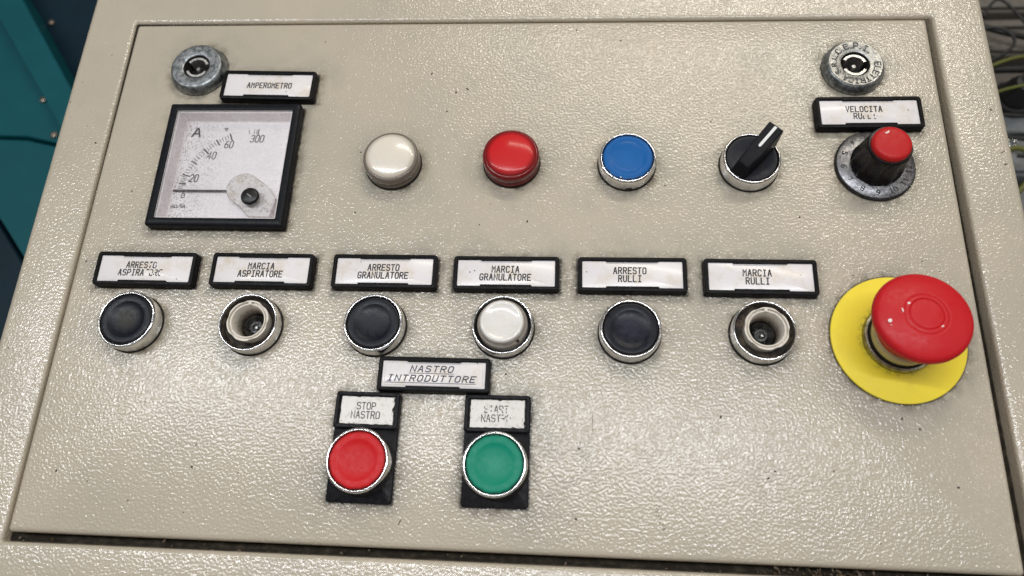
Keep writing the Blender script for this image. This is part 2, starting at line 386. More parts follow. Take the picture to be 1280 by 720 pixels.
for i, (y, hgt, _) in enumerate(trunks):
    o = thing('cable_trunking', descr[i], 'trunking', 520, y, -330, 1.5 * math.sin(i * 2.1), 'wiring trunking right of the cabinet')
    g = M_GREYB if i >= 4 else M_GREY
    finish('tray', rbox(460, hgt, 0, 60 + (i % 3) * 4, 2, 2), g, o)
    finish('lid', rbox(462, hgt - 6, 60.5 + (i % 3) * 4, 64 + (i % 3) * 4, 2, 1), g, o)
def cable(name, pts, r, m, label, cat, group=None):
    cu = bpy.data.curves.new(name, 'CURVE'); cu.dimensions = '3D'; cu.bevel_depth = r * MM; cu.bevel_resolution = 3; cu.resolution_u = 10
    sp = cu.splines.new('NURBS'); sp.points.add(len(pts) - 1); sp.order_u = 4; sp.use_endpoint_u = True
    for p, q in zip(sp.points, pts): p.co = (q[0] * MM, q[1] * MM, q[2] * MM, 1)
    t = bpy.data.objects.new('tmp', cu); C.objects.link(t); dg = bpy.context.evaluated_depsgraph_get(); me = bpy.data.meshes.new_from_object(t.evaluated_get(dg)); bpy.data.objects.remove(t)
    me.materials.clear(); me.materials.append(m); me.shade_smooth()
    o = bpy.data.objects.new(name, me); C.objects.link(o); o.matrix_world = P; tag(o, label, cat, group); return o
M_CABLE = plastic('black_cable_jacket', (0.015, 0.015, 0.015), .45)
M_EARTH = plastic('yellow_green_wire', (0.12, 0.12, 0.02), .45, dusty=.5, dust=(.12, .22, .03), scale=150)
cable('cable', [(380, 352, -250), (405, 330, -245), (430, 318, -240), (470, 312, -245), (560, 320, -250)], 2.6, M_CABLE, 'thick black cable crossing the trunking near the top right corner', 'cable', 'loose cables right of the cabinet')
cable('cable', [(398, 332, -232), (408, 352, -228), (416, 346, -226), (428, 322, -226), (446, 292, -230), (500, 262, -236)], 1.3, M_CABLE, 'thin black cable arching down to the right at upper right edge', 'cable', 'loose cables right of the cabinet')
cable('cable', [(392, 318, -232), (408, 322, -230), (421, 310, -228), (419, 296, -230), (398, 288, -236)], 1.4, M_CABLE, 'thin black cable making a rounded loop beside the cabinet edge', 'cable', 'loose cables right of the cabinet')
cable('earth_wire', [(385, 276, -236), (404, 284, -232), (420, 290, -230), (436, 288, -230), (480, 302, -240)], 1.5, M_EARTH, 'yellow green earth wire rising to the right above the black plug', 'wire', 'earth wires right of the cabinet')
cable('cable', [(385, 281, -240), (415, 281, -238), (445, 283, -238), (520, 276, -240)], 3.4, M_CABLE, 'thick dark cable lying straight below the rising yellow green wire', 'cable', 'loose cables right of the cabinet')
cable('earth_wire', [(390, 252, -236), (406, 258, -232), (424, 259, -230), (450, 266, -232), (500, 262, -236)], 1.2, M_EARTH, 'yellow green earth wire running level to the coiled plug', 'wire', 'earth wires right of the cabinet')
cable('cable', [(385, 232, -236), (405, 234, -234), (425, 226, -232), (460, 228, -236)], 1.6, M_CABLE, 'thin black cable below the coiled plug at the right edge', 'cable', 'loose cables right of the cabinet')
cable('cable', [(392, 214, -236), (404, 207, -234), (420, 205, -232), (460, 208, -236)], 1.6, M_CABLE, 'thin black cable above the yellow green loop at the right edge', 'cable', 'loose cables right of the cabinet')
cable('earth_wire', [(392, 196, -236), (402, 200, -230), (411, 192, -228), (413, 180, -228), (409, 170, -232), (400, 160, -238)], 2.4, M_EARTH, 'yellow green earth wire loop hugging the cabinet edge at far right', 'wire', 'earth wires right of the cabinet')
cable('cable', [(400, 190, -230), (412, 186, -224), (418, 174, -224), (424, 150, -230), (428, 120, -236)], 1.8, M_CABLE, 'black cable curling outside the yellow green loop at far right', 'cable', 'loose cables right of the cabinet')
t = thing('coiled_plug', 'black round plug with coiled lead lying on the trunking at the right edge', 'plug', 424, 263, -262)
M_CB = M_CABLE
finish('plug_body', lathe([(13, 0), (14, 8), (13, 20), (9, 30), (6, 31), (5.5, 28), (0, 27)], 32), M_CB, t)
finish('collar', lathe([(16.5, 2), (17.4, 4), (17.4, 7), (16.5, 9), (13.5, 9.5)], 32), M_CB, t)
tag(finish('bolt', lathe([(0, 0), (5.2, 0), (5.2, 3), (3.2, 3.4), (3.2, 8), (2.6, 9), (0, 9.2)], 6), chrome('bolt_zinc', .2)), 'small shiny bolt on the blue grey trunking at the right edge', 'bolt')
bo = bpy.data.objects['bolt']; place(bo, 414, 217, -258)

# ================================================================== CABINET
cab = thing('control_cabinet', 'beige textured metal control cabinet with hinged front door holding all the controls', 'cabinet', 0, 0, 0)
def skew(pts): return [(x + (1.3 * (-y / 140) + .4 if x > 0 else 0), y) for x, y in pts]
FO = lambda d, r: rrect(500 - 2 * d, 340 - 2 * d, r, 0, 0, 8)
FI = lambda d, r: skew(rrect(444.4 + 2 * d, 283.9 + 2 * d, r, 1.3, -1.5, 8))
loops = [(FO(0, 5), -190), (FO(0, 5), -4), (FO(.5, 5), -2.0), (FO(1.4, 4.5), -.7), (FO(2.8, 4), -.12), (FO(4.0, 4), 0),
         (FI(2.4, 1.5), 0), (FI(1.4, 1.5), -.12), (FI(.55, 1.2), -.6), (FI(.1, 1), -1.4), (FI(0, 1), -2.4), (FI(0, 1), -15), (FI(-14, 1), -15.2)]
finish('frame', loft(loops), M_PAINTF, cab, 60)
seal = loft([(skew(rrect(444.3, 283.8, 1, 1.3, -1.5, 8)), -15), (skew(rrect(444.3, 283.8, 1, 1.3, -1.5, 8)), -3.2), (skew(rrect(443.5, 283.0, 1, 1.3, -1.5, 8)), -3.2), (skew(rrect(442.6, 281.5, 1, 1.3, -1.5, 8)), -6.0), (rrect(434, 274, 1, .9, -1.5, 8), -9.6), (rrect(430, 270, 1, .9, -1.5, 8), -15)])
for v in seal.verts:
    if v.co.z > -14:
        if v.co.x > 210: v.co.z -= 4.5
        elif v.co.y < -135: v.co.z -= 2.5
        else: v.co.z += 1.9  # raised left and top: dark rubber stands in for gap dirt and shade
finish('door_seal', seal, M_RUBBER, cab, 50)
# door leaf: rounded folded edge, real openings for the meter and the two open sockets
HOLES = [[(-148.7 + x, 46.2 + y) for x, y in rrect(66, 66, 1, 0, 0, 2)]]
for hx, hy in ((-121.0, -40.7), (120.2, -39.2)):
    HOLES.append([(hx + 11.6 * math.cos(2 * math.pi * k / 40), hy + 11.6 * math.sin(2 * math.pi * k / 40)) for k in range(40)])
for hx, hy in ((-175.7, 106.6), (177.1, 106.6)):
    HOLES.append([(hx + 7.3 * math.cos(2 * math.pi * k / 32), hy + 7.3 * math.sin(2 * math.pi * k / 32)) for k in range(32)])
DL = lambda d, r: rrect(439.2 - 2 * d, 278.8 - 2 * d, r, -.05, 0, 6)
bm = loft([(DL(0, 1.5), -9.5), (DL(0, 1.5), -3.4), (DL(.2, 1.4), -1.9), (DL(.7, 1.2), -.8), (DL(1.5, 1.0), -.2), (DL(2.6, .8), 0)])
bm.edges.ensure_lookup_table(); bm.verts.ensure_lookup_table()
top = [v for v in bm.verts if abs(v.co.z) < 1e-6]
topset = set(top); edges = [ed for ed in bm.edges if ed.verts[0] in topset and ed.verts[1] in topset]
side = []
for H in HOLES:
    vv = [bm.verts.new((x, y, 0)) for x, y in H]; v2 = [bm.verts.new((x, y, -1.6)) for x, y in H]
    for i in range(len(vv)):
        edges.append(bm.edges.new((vv[i], vv[(i + 1) % len(vv)])))
    side.append((vv, v2))
bmesh.ops.triangle_fill(bm, use_beauty=True, use_dissolve=False, edges=edges, normal=(0, 0, 1))
for vv, v2 in side:
    for i in range(len(vv)): bm.faces.new((vv[i], vv[(i + 1) % len(vv)], v2[(i + 1) % len(vv)], v2[i]))
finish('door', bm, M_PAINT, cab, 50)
# chips, specks and scratches at the places the photograph shows them
marks = [(-247, 87), (-226, 61), (-199, 32), (-45, 105), (-31, 93), (-25, 95), (33, 133), (-14, 15), (10, 17), (-79, 56), (-35, 81), (-78, 21), (143, 21), (130, 78), (103, 75), (122, -101), (119, -104), (37, -94), (-6, -47), (3, -61), (36, -124),
         (-187, -116), (-139, -98), (-139, -108), (-166, -124), (-139, -128), (-117, -110), (-203, -112), (198, -105), (147, -100), (163, -129), (212, 81), (194, -13), (165, -9), (25, -94), (-195, -47)]
bm = bmesh.new()
rr = random.Random(3)
def blot(bm, x, y, s, el=1, a=0, z=.06):
    n = 7; vs_ = []
    for k in range(n):
        t_ = 2 * math.pi * k / n; r_ = s * rr.uniform(.6, 1.25); u, v = r_ * math.cos(t_) * el, r_ * math.sin(t_)
        vs_.append(bm.verts.new((x + u * math.cos(a) - v * math.sin(a), y + u * math.sin(a) + v * math.cos(a), z)))
    bm.faces.new(vs_)
for x, y in marks: blot(bm, x, y, rr.uniform(.28, .55), rr.uniform(1, 1.9), rr.uniform(0, 3))
for k in range(40):
    x, y = rr.uniform(-216, 216), rr.uniform(-135, 135)
    blot(bm, x, y, rr.uniform(.10, .24), rr.uniform(1, 1.8), rr.uniform(0, 3))
blot(bm, 100, -78, .6, 1.7, 1.2); blot(bm, -41, -128.6, .28, 6, 1.1); blot(bm, 43, -83, .13, 38, 1.6, .07); blot(bm, 197.4, -1.2, .16, 6, .1)
for k in range(26):
    blot(bm, 71 + k * .12 + rr.gauss(0, .8), -117 - k * .42 + rr.gauss(0, .8), rr.uniform(.12, .3))
o = finish('paint_chips', bm, mat('dark_chipped_spots', (0.05, 0.04, 0.03), .8), cab, smooth=False); o['kind'] = 'stuff'
bm = bmesh.new()
for x, y, s_, el, a in ((248, 58, .25, 7, .5), (249, 51, .3, 4, .4), (-236, 30, .3, 1.3, 0), (-230, 118, .35, 1, 0), (-243, 100, .25, 1, 0), (-240, -20, .3, 1.5, 1), (230, 120, .3, 1.2, 0), (236, 88, .35, 1.4, 0)):
    blot(bm, min(x, 244.5), y, s_, el, a)
for k in range(40): blot(bm, rr.uniform(-245, -227) if k % 2 else rr.uniform(228, 245), rr.uniform(-150, 160), rr.uniform(.10, .26))
o = finish('frame_chips', bm, bpy.data.materials['dark_chipped_spots'], cab, smooth=False); o['kind'] = 'stuff'
bm = bmesh.new(); blot(bm, 197, 142.9, .5, 6, -.1, -.3)   # bright chipped fleck on the top edge of the frame
blot(bm, 193.6, 142.2, .4, 1.6, 1.3, -.3); finish('edge_chip', bm, mat('bare_white_chip', (.85, .84, .8), .5), cab, smooth=False)
# crumbs of debris lying in the lower gap
bm = bmesh.new()
for k in range(90):
    x = rr.choice([rr.uniform(120, 175), rr.uniform(-222, 222), rr.uniform(125, 160)]); y = rr.uniform(-143.8, -140.2); s_ = rr.uniform(.3, 1.0)
    m4 = Matrix.Translation((x, y, rr.uniform(-6.8, -5.5))) @ Matrix.Rotation(rr.uniform(0, 6), 4, Vector((rr.random(), rr.random(), 1)).normalized()) @ Matrix.Diagonal((s_ * rr.uniform(.6, 2.4), s_, s_ * .5, 1))
    bmesh.ops.create_icosphere(bm, subdivisions=1, radius=.8, matrix=m4)
o = finish('gap_debris', bm, plastic('brown_debris', (.10, .065, .035), .8, dusty=.8, dust=(.3, .27, .22), scale=900), cab); o['kind'] = 'stuff'

# ================================================================== NAME PLATES
def name_plate(x, y, rz, label, lines, w=52, h=17.8, group='framed name plates on the door', dx=-1.0, style='mono', keep=None, hgt=4.8, ink=None, dy=0):
    t = thing('name_plate', label, 'name plate', x, y, 0, rz, group)
    bo, bi = .75, 2.0
    F = lambda d, r: rrect(w - 2 * d, h - 2 * d, r, 0, 0, 5)
    finish('holder_frame', loft([(F(-.1, 1.6), 0), (F(0, 1.6), hgt - .8), (F(.25, 1.5), hgt - .2), (F(.8, 1.2), hgt), (F(bi - .35, .7), hgt), (F(bi - .1, .6), hgt - .25), (F(bi, .5), hgt - .6), (F(bi, .5), hgt - 1.3), (F(bi + 3, .3), hgt - 1.35)], None, True), M_BLACK, t, 40)
    bm = rbox(w * .48, .8, hgt - 1.0, hgt + .12, .15, .15, 0, h / 2 - bi - .12); rbox(w * .48, .9, hgt - 1.0, hgt + .14, .15, .15, 0, -h / 2 + bi + .1, bm)
    finish('retaining_lip', bm, M_BLACK, t, 40)
    finish('insert', rbox(w - 2 * bi - .15, h - 2 * bi - .15, hgt - 1.3, hgt - .95, .3, .08), M_INSERT, t)
    S = Strokes(); z = hgt - .92
    if style == 'mono':
        n = len(lines); H, AD, PIT = 3.1, 2.3, 4.05
        for i, l in enumerate(lines): S.text(l, dx, dy + (n - 1) * PIT / 2 - i * PIT, H, AD, .56, z, wid=1.44, slant=.04, keep=(keep[i] if keep and keep[i] else None))
    else:
        for i, (l, yy, ad) in enumerate(lines):
            S.text(l, dx, yy, 2.7, ad, .52, z, slant=.28, wid=ad * .60)
            L = (ad * (len(l) - 1) + ad * .60) / 2 + .6; S.line([(dx - L, yy - 2.15), (dx + L, yy - 2.15)],   .28, z)
        q = Strokes()
        X, Y = w / 2 - bi - 1.3, h / 2 - bi - 1.0
        q.line([(-X, -Y), (X, -Y), (X, Y), (-X, Y), (-X, -Y)], .12, z); q.done('printed_border', M_FAINT, t)
    S.done('lettering', ink or M_INK, t)
    return t
kr = random.Random(11)
def fader(fn): return lambda i, u, v: kr.random() < fn(i, u, v)
name_plate(-133.6, 94.9, -1.2, 'name plate reading AMPEROMETRO above the square ammeter', ['AMPEROMETRO'], 52, 18.2, dx=.6, dy=0)
name_plate(181.2, 78.1, .6, 'stained name plate reading VELOCITA RULLI with worn second line above the red capped knob', ['VELOCITA', 'RULLI'], 52.2, 18.2, dx=-2.5, keep=[None, fader(lambda i, u, v: (1 if i < 2 else .5 if i < 4 else .35))])
name_plate(-179.8, -13.0, 0, 'leftmost name plate of its row, reading ARRESTO ASPIRATORE in half rubbed off letters', ['ARRESTO', 'ASPIRATORE'], 51.4, 17.8, dx=-2.3,
           keep=[fader(lambda i, u, v: 1 if i < 5 else .45 if i == 5 else .7), fader(lambda i, u, v: 1 if i < 6 else .22 if i < 8 else .55)])
name_plate(-120.0, -12.6, 0, 'name plate reading MARCIA ASPIRATORE above the left open socket', ['MARCIA', 'ASPIRATORE'], 51.4, 17.6, dx=-.6)
name_plate(-58.6, -12.3, .3, 'name plate reading ARRESTO GRANULATORE', ['ARRESTO', 'GRANULATORE'], 51.6, 17.6, dx=-.6)
name_plate(1.0, -12.2, .4, 'name plate reading MARCIA GRANULATORE above the white pushbutton', ['MARCIA', 'GRANULATORE'], 51.2, 17.4, dx=-.4)
name_plate(61.3, -11.9, .4, 'name plate reading ARRESTO RULLI', ['ARRESTO', 'RULLI'], 51.6, 17.6, dx=-1.2)
name_plate(121.2, -12.0, .1, 'rightmost name plate of its row, reading MARCIA RULLI', ['MARCIA', 'RULLI'], 52.4, 17.9, dx=-1.6)
name_plate(-30.4, -62.9, 0, 'name plate with underlined slanted words NASTRO INTRODUTTORE above the red and green buttons', [('NASTRO', 2.6, 3.5), ('INTRODUTTORE', -1.9, 3.5)], 52.2, 16.4, dx=-1.2, style='italic', ink=M_INK2, hgt=4.4)

# ================================================================== LEGEND PLATES (STOP / START)
def legend_plate(x, y, rz, label, lines, seed, keep=None, ink=None):
    t = thing('legend_plate', label, 'legend plate', x, y, 0, rz, 'black legend plates under the lower buttons')
    w, h = 29.6, 49.2; rq = random.Random(seed)
    finish('base_plate', rbox(w, h, 0, 1.7, 1.6, .5), M_BLACK2, t)
    cy = h / 2 - 8.3; F = lambda d, r: rrect(w - 2 * d + .2, 16.8 - 2 * d, r, 0, cy, 5)
    finish('label_holder', loft([(F(0, 1.3), 1.3), (F(0, 1.3), 3.6), (F(.5, 1.1), 4.1), (F(1.5, .8), 4.1), (F(1.9, .6), 3.7), (F(1.9, .6), 2.9), (F(4, .5), 2.85)], None, True), M_BLACK2, t, 40)
    bm = bmesh.new(); vs_ = []
    W, H = 24.6, 12.6
    per = [(-W / 2 + W * k / 22, -H / 2) for k in range(22)] + [(W / 2, -H / 2 + H * k / 12) for k in range(12)] + [(W / 2 - W * k / 22, H / 2) for k in range(22)] + [(-W / 2, H / 2 - H * k / 12) for k in range(12)]
    for u, v in per:
        j = rq.uniform(-.08, .22) + (.6 if rq.random() < .06 else 0); L = math.hypot(u, v); vs_.append((u - u / L * j, v + cy - v / L * j))
    finish('insert', ngon_prism(vs_, 2.86, 3.15), M_TORN, t, smooth=False)
    bm = bmesh.new()      # crust of grime along the torn edge
    for k in range(70):
        u, v = per[rq.randrange(len(per))]; m4 = Matrix.Translation((u * rq.uniform(.93, 1.05), v * rq.uniform(.93, 1.06) + cy, 3.05)) @ Matrix.Diagonal((rq.uniform(.2, .8), rq.uniform(.2, .5), .25, 1))
        bmesh.ops.create_icosphere(bm, subdivisions=1, radius=.7, matrix=m4)
    o = finish('grime', bm, mat('crusted_grime_%d' % seed, (.13, .10, .06), .8), t); o['kind'] = 'stuff'
    S = Strokes()
    for i, l in enumerate(lines): S.text(l, -.6, cy + 2.0 - 4.1 * i, 3.1, 2.3, .42, 3.17, wid=1.55, keep=keep[i] if keep else None, rnd=rq)
    S.done('lettering', ink or M_INK, t); return t
legend_plate(-59.9, -96.6, -.3, 'black legend plate reading STOP NASTRO behind the red button', ['STOP', 'NASTRO'], 5)
legend_plate(0.2, -96.4, .5, 'black legend plate reading START NASTRO in nearly worn away letters behind the green button', ['START', 'NASTRO'], 9,
             keep=[fader(lambda i, u, v: .58), fader(lambda i, u, v: .72 if i < 4 else .3)], ink=M_INK)

# ================================================================== PUSHBUTTONS
def cap_material(name, col, rough, wear_or_sheen=None, wamt=.5, r0=.0, r1=.010):
    m = mat(name, col, rough, spec=.22); s = NB(m); b = None
    nn = s.noise(420, 5, .7)
    if wear_or_sheen:
        d = s.vm('LENGTH', s.vm('MULTIPLY', s.coord(), (1, 1, 0)), out=1)
        f = s.math('MULTIPLY', s.ramp(d, r0, r1, 1, 0), s.ramp(nn, .25, .75, .5, 1)); b = s.mix(s.math('MULTIPLY', f, wamt), col, wear_or_sheen)
        sp = s.math('MULTIPLY', s.ramp(s.noise(1500, 3, .6), .62, .72), .35); b = s.mix(sp, b, tuple(min(1, c * 1.8 + .02) for c in col)); eg = s.math('MULTIPLY', s.ramp(d, .0112, .0125, 0, 1), s.ramp(nn, .35, .6)); b = s.mix(s.math('MULTIPLY', eg, .7), b, (.02, .015, .012)); s.set('Base Color', b)
    s.set('Roughness', s.ramp(nn, .3, .7, rough * .8, rough * 1.25)); s.bump(s.noise(1300, 3, .6), .00002, .6)
    return m
BEZ = [(14.35, 0), (14.45, .6), (14.35, 5.6), (14.2, 7.0), (13.95, 7.7), (13.5, 8.0), (13.1, 8.0), (12.85, 7.75), (12.75, 7.2), (12.75, 3.0)]
M_NOTCH = M_GASKET
def bezel(t, z0=0, prof=BEZ, notch=True):
    finish('gasket', lathe([(12.4, z0), (14.75, z0), (14.85, z0 + .35), (14.5, z0 + .8), (12.5, z0 + .8)], 64), M_GASKET, t)
    b = finish('bezel', lathe([(r, z + .5 + z0) for r, z in prof], 96), M_CHROME, t, 50)
    return b
def push_button(x, y, label, m, z0=0, cat='push button', dish=.9, group='chrome ringed push buttons', ring=False):
    t = thing('push_button', label, cat, x, y, 0, 0, group)
    bezel(t, z0)
    z = z0 + .5
    prof = [(12.5, z + 3), (12.5, z + 7.1), (12.35, z + 7.55), (12.0, z + 7.8), (11.2, z + 7.85)]
    prof += [(9.4, z + 7.8), (8.9, z + 7.72), (8.2, z + 7.45), (6.5, z + 7.85 - dish * .75), (4, z + 7.85 - dish * .93), (0, z + 7.85 - dish)]
    finish('cap', lathe(prof, 80), m, t, 60)
    return t
push_button(59.5, 49.2, 'blue push button in a chrome ring in the upper row', cap_material('blue_cap', (0.0, 0.105, 0.36), .36, (0.0, .13, .42), .5), dish=.6)
push_button(-181.1, -40.7, 'leftmost black push button, with a brownish worn centre, under ARRESTO ASPIRATORE', cap_material('black_cap_brown', (0.005, 0.007, 0.013), .34, (.04, .034, .02), .75, 0, .0085))
push_button(-60.3, -39.7, 'plain black push button under the ARRESTO GRANULATORE name plate', cap_material('black_cap_plain', (0.005, 0.007, 0.013), .34, (.012, .015, .024), .6, .002, .009))
push_button(59.9, -40.0, 'black push button with bluish sheen under the ARRESTO RULLI name plate', cap_material('black_cap_blue', (0.005, 0.006, 0.012), .32, (.014, .016, .034), .8, .001, .0105))  # bluish centre is a sheen painted into the cap colour
push_button(-60.2, -103.5, 'red push button in a chrome ring below STOP NASTRO', cap_material('red_cap', (0.58, 0.010, 0.014), .42, (.54, .012, .014), .6, .004, .0095), z0=1.7)
push_button(0.4, -103.1, 'green push button in a chrome ring below the worn START NASTRO plate', cap_material('green_cap', (0.0, 0.235, 0.145), .42, (.06, .36, .26), .45, .0, .006), z0=1.7)
# chip on the blue cap
b = [o for o in C.objects if o.get('label', '').startswith('blue push')][0]
finish('chip', lathe([(.42, 8.32), (.3, 8.5), (0, 8.52)], 7), mat('white_chip', (.8, .8, .8), .5), b, loc=(-3.6, -11.3, -.0))
bm = rbox(3.2, 1.0, .2, 2.0, .3, .2); finish('notch', bm, M_NOTCH, b, loc=(.8, -14.35, 0))

# white raised pushbutton in a chrome ring
t = thing('push_button', 'raised white translucent push button under the MARCIA GRANULATORE name plate', 'push button', 0.8, -39.2, 0, 0, 'chrome ringed push buttons')
THIN = [(14.35, 0), (14.45, .6), (14.35, 5.6), (14.25, 6.9), (14.1, 7.3), (13.8, 7.5), (13.45, 7.4), (13.3, 7.0), (13.3, 1.0)]
bezel(t, 0, THIN)
finish('inner_well', lathe([(13.35, 3.2), (13.0, 2.6), (0, 2.5)], 64), M_GASKET, t)
M_SKIRT = plastic('smoky_translucent_plastic', (0.42, 0.38, 0.34), .25, coat=.5, dusty=.4, dust=(.2, .17, .14))
M_WHITEB = plastic('milky_white_plastic', (0.80, 0.77, 0.74), .28, coat=.5, sss=.3, dusty=.25, dust=(.6, .55, .45))
finish('skirt', lathe([(11.7, 2.6), (11.75, 8.2), (11.4, 9.3), (10.9, 9.6), (10.7, 10.2), (10.5, 12.0), (10.2, 12.5), (9.8, 12.5)], 72), M_SKIRT, t, 50)
finish('cap', lathe([(9.9, 11.0), (9.9, 12.6), (9.6, 12.95), (8.6, 13.0), (8.2, 12.8), (5, 12.55), (0, 12.45)], 72), M_WHITEB, t, 50)
finish('index_mark', rbox(1.4, 1.3, 8.6, 9.9, .3, .2), M_GASKET, t, loc=(7.4, -8.2, 0))

# two open sockets whose button caps are gone
M_TUBE = mat('cream_nylon', (0.74, 0.69, 0.61), .4)
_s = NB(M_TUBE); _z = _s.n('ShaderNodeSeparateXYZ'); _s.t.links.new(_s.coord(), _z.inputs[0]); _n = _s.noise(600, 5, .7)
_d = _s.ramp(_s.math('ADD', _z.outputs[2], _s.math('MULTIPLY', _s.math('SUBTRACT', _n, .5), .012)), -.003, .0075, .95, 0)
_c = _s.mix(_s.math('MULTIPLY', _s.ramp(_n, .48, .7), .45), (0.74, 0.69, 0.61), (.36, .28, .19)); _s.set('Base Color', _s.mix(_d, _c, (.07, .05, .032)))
M_WELL = plastic('dirty_black_well', (0.02, 0.017, 0.015), .6, dusty=.9, dust=(.16, .12, .08), scale=600)
def socket(x, y, label, ox, oy, hz, rx):
    t = thing('open_socket', label, 'button socket', x, y, 0, 0, 'open sockets with the button cap missing')
    bezel(t, 0, THIN)
    finish('inner_well', lathe([(13.35, 5.2), (13.0, 4.6), (12.4, 3.2), (11.4, 2.6), (8.5, 2.5)], 64), M_WELL, t)
    r0, ri = 9.0, 6.7
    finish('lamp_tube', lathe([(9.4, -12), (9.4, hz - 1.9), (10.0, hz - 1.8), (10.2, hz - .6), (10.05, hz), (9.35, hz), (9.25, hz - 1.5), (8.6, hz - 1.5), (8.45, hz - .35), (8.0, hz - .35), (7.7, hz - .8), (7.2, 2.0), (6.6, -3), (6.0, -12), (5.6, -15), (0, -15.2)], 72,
                              rmod=lambda r, a, z: r * (1 - (.045 * max(0, math.cos(6 * a + 1) - .3) / .7 if r > 9.5 else 0))), M_TUBE, t, 30, loc=(ox, oy, 0))
    finish('contact', lathe([(6.4, -14.6), (6.35, -7.9), (5.9, -7.5), (5.0, -8.4), (3.6, -9.6), (3.0, -8.6), (1.9, -8.6), (1.7, -9.4), (0, -9.4)], 32), M_DARKMETAL, t, 40, loc=(ox, oy, 6.5))
    bm = bmesh.new()
    for k in range(60):
        z_ = -13 + k * .11; a = k * .62; bmesh.ops.create_icosphere(bm, subdivisions=1, radius=.34, matrix=Matrix.Translation((ox + 3.6 * math.cos(a), oy + 3.6 * math.sin(a), z_ + 4)))
    finish('spring', bm, M_ZINC2, t)
    finish('key_tab', rbox(1.6, 1.5, hz - .6, hz + .35, .2, .15), M_TUBE, t, loc=(ox - .1 * rx, oy + 8.6, 0))
    finish('contact_pip', lathe([(1.1, -9), (1.0, -7.6), (.6, -7.2), (0, -7.1)], 20), M_ZINC2, t, loc=(ox + .4, oy - .3, 6.0))
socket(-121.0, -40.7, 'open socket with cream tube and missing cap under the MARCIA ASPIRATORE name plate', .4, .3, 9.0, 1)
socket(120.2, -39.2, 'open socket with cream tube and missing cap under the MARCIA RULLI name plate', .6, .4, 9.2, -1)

# ================================================================== PILOT LAMPS
def pilot(x, y, label, face, rim):
    t = thing('pilot_lamp', label, 'indicator lamp', x, y, 0, 0, 'round indicator lamps in the upper row')
    finish('gasket', lathe([(12, 0), (14.7, 0), (14.8, .5), (14.3, 1.0), (12, 1.0)], 64), M_GASKET, t)
    finish('lens_body', lathe([(14.1, .9), (14.35, 1.2), (14.35, 3.2), (14.05, 3.6), (14.05, 3.9), (14.4, 4.3), (14.35, 7.6), (14.1, 8.6), (13.5, 9.2), (12.9, 9.4), (12.6, 9.3)], 96), rim, t, 50)
    finish('lens_face', lathe([(12.75, 8.6), (12.7, 9.35), (12.3, 9.75), (10, 10.4), (7, 11.0), (3.5, 11.4), (0, 11.55)], 96), face, t, 60)
def lens_mat(name, col, coat=.8, rough=.3, edge=None, sss=.3):
    m = mat(name, col, rough, coat=coat, coat_rough=.16, sss=sss, spec=.25); s = NB(m)
    nn = s.noise(900, 3, .6); s.bump(nn, .000015, .5)
    if edge:
        d = s.vm('LENGTH', s.vm('MULTIPLY', s.coord(), (1, 1, 0)), out=1)
        s.set('Base Color', s.mix(s.ramp(d, .0095, .0130, 0, 1), col, edge))
    return m
pilot(-60.5, 48.5, 'cream white indicator lamp at the left of the upper row', lens_mat('cream_lens', (0.78, 0.72, 0.63), coat=1.0, edge=(.52, .46, .38)), lens_mat('smoky_lens_rim', (0.17, 0.14, 0.115), .6, sss=0))
pilot(0.9, 50.2, 'red indicator lamp in the upper row', lens_mat('red_lens', (0.58, 0.005, 0.008), rough=.55, coat=.35, edge=(.20, .001, .003), sss=.0), lens_mat('dark_red_lens_rim', (0.17, 0.002, 0.004), .6, sss=0))

# ================================================================== SELECTOR SWITCH
t = thing('selector_switch', 'black rotary selector switch with white line on its handle in a chrome ring', 'selector switch', 120.2, 49.1)
bezel(t)
finish('switch_disc', lathe([(12.5, 3), (12.5, 7.6), (12.2, 8.1), (11.4, 8.2), (9, 7.7), (0, 7.3)], 80), cap_material('selector_black', (0.010, 0.012, 0.02), .36, (.06, .05, .035), .4, .0, .010), t, 50)
def handle_bm():
    bm = bmesh.new(); S_ = [(-12.6, 7.2, 3.4, 7.2), (-10.6, 14.6, 2.3, 14.6), (-1.5, 16.2, 2.6, 16.2), (3.5, 17.4, 2.9, 17.4), (14.4, 19.8, 3.1, 19.8), (15.2, 19.0, 2.9, 19.0), (12.2, 7.2, 3.6, 7.2)]
    # side profile (s along handle, z), half width at top and at base
    top_ = [(-12.2, 9.5), (-9.8, 15.2), (-1.0, 16.8), (14.0, 20.0), (14.6, 19.3)]
    hw = [3.4, 2.9, 3.8, 4.1, 4.0]; base = [(-13.0, 7.4), (-10.0, 7.4), (-1.0, 7.4), (11.5, 7.4), (12.6, 7.4)]; hb = [3.9, 4.3, 4.8, 4.6, 4.4]
    R_ = []
    for (s1, z1), w1, (s0, z0), w0 in zip(top_, hw, base, hb):
        R_.append([bm.verts.new((s0, w0, z0)), bm.verts.new((s1, w1, z1 - .35)), bm.verts.new((s1, w1 - .4, z1)), bm.verts.new((s1, -w1 + .4, z1)), bm.verts.new((s1, -w1, z1 - .35)), bm.verts.new((s0, -w0, z0))])
    for a, b_ in zip(R_, R_[1:]):
        for i in range(5): bm.faces.new((a[i], a[i + 1], b_[i + 1], b_[i]))
    bm.faces.new(R_[0]); bm.faces.new(R_[-1][::-1])
    bmesh.ops.recalc_face_normals(bm, faces=bm.faces)
    bmesh.ops.bevel(bm, geom=[e_ for e_ in bm.edges if e_.is_manifold and e_.calc_face_angle(0) > .5], offset=.22, segments=2, affect='EDGES')
    return bm
hd = finish('handle', handle_bm(), plastic('handle_black', (0.006, 0.006, 0.009), .42, spec=.14, dusty=.4, dust=(.03, .025, .02), bumpd=.00003), t, 30)
hd.rotation_euler = (0, 0, R(49)); hd.location = Vector((.2, -.2, .5)) * MM
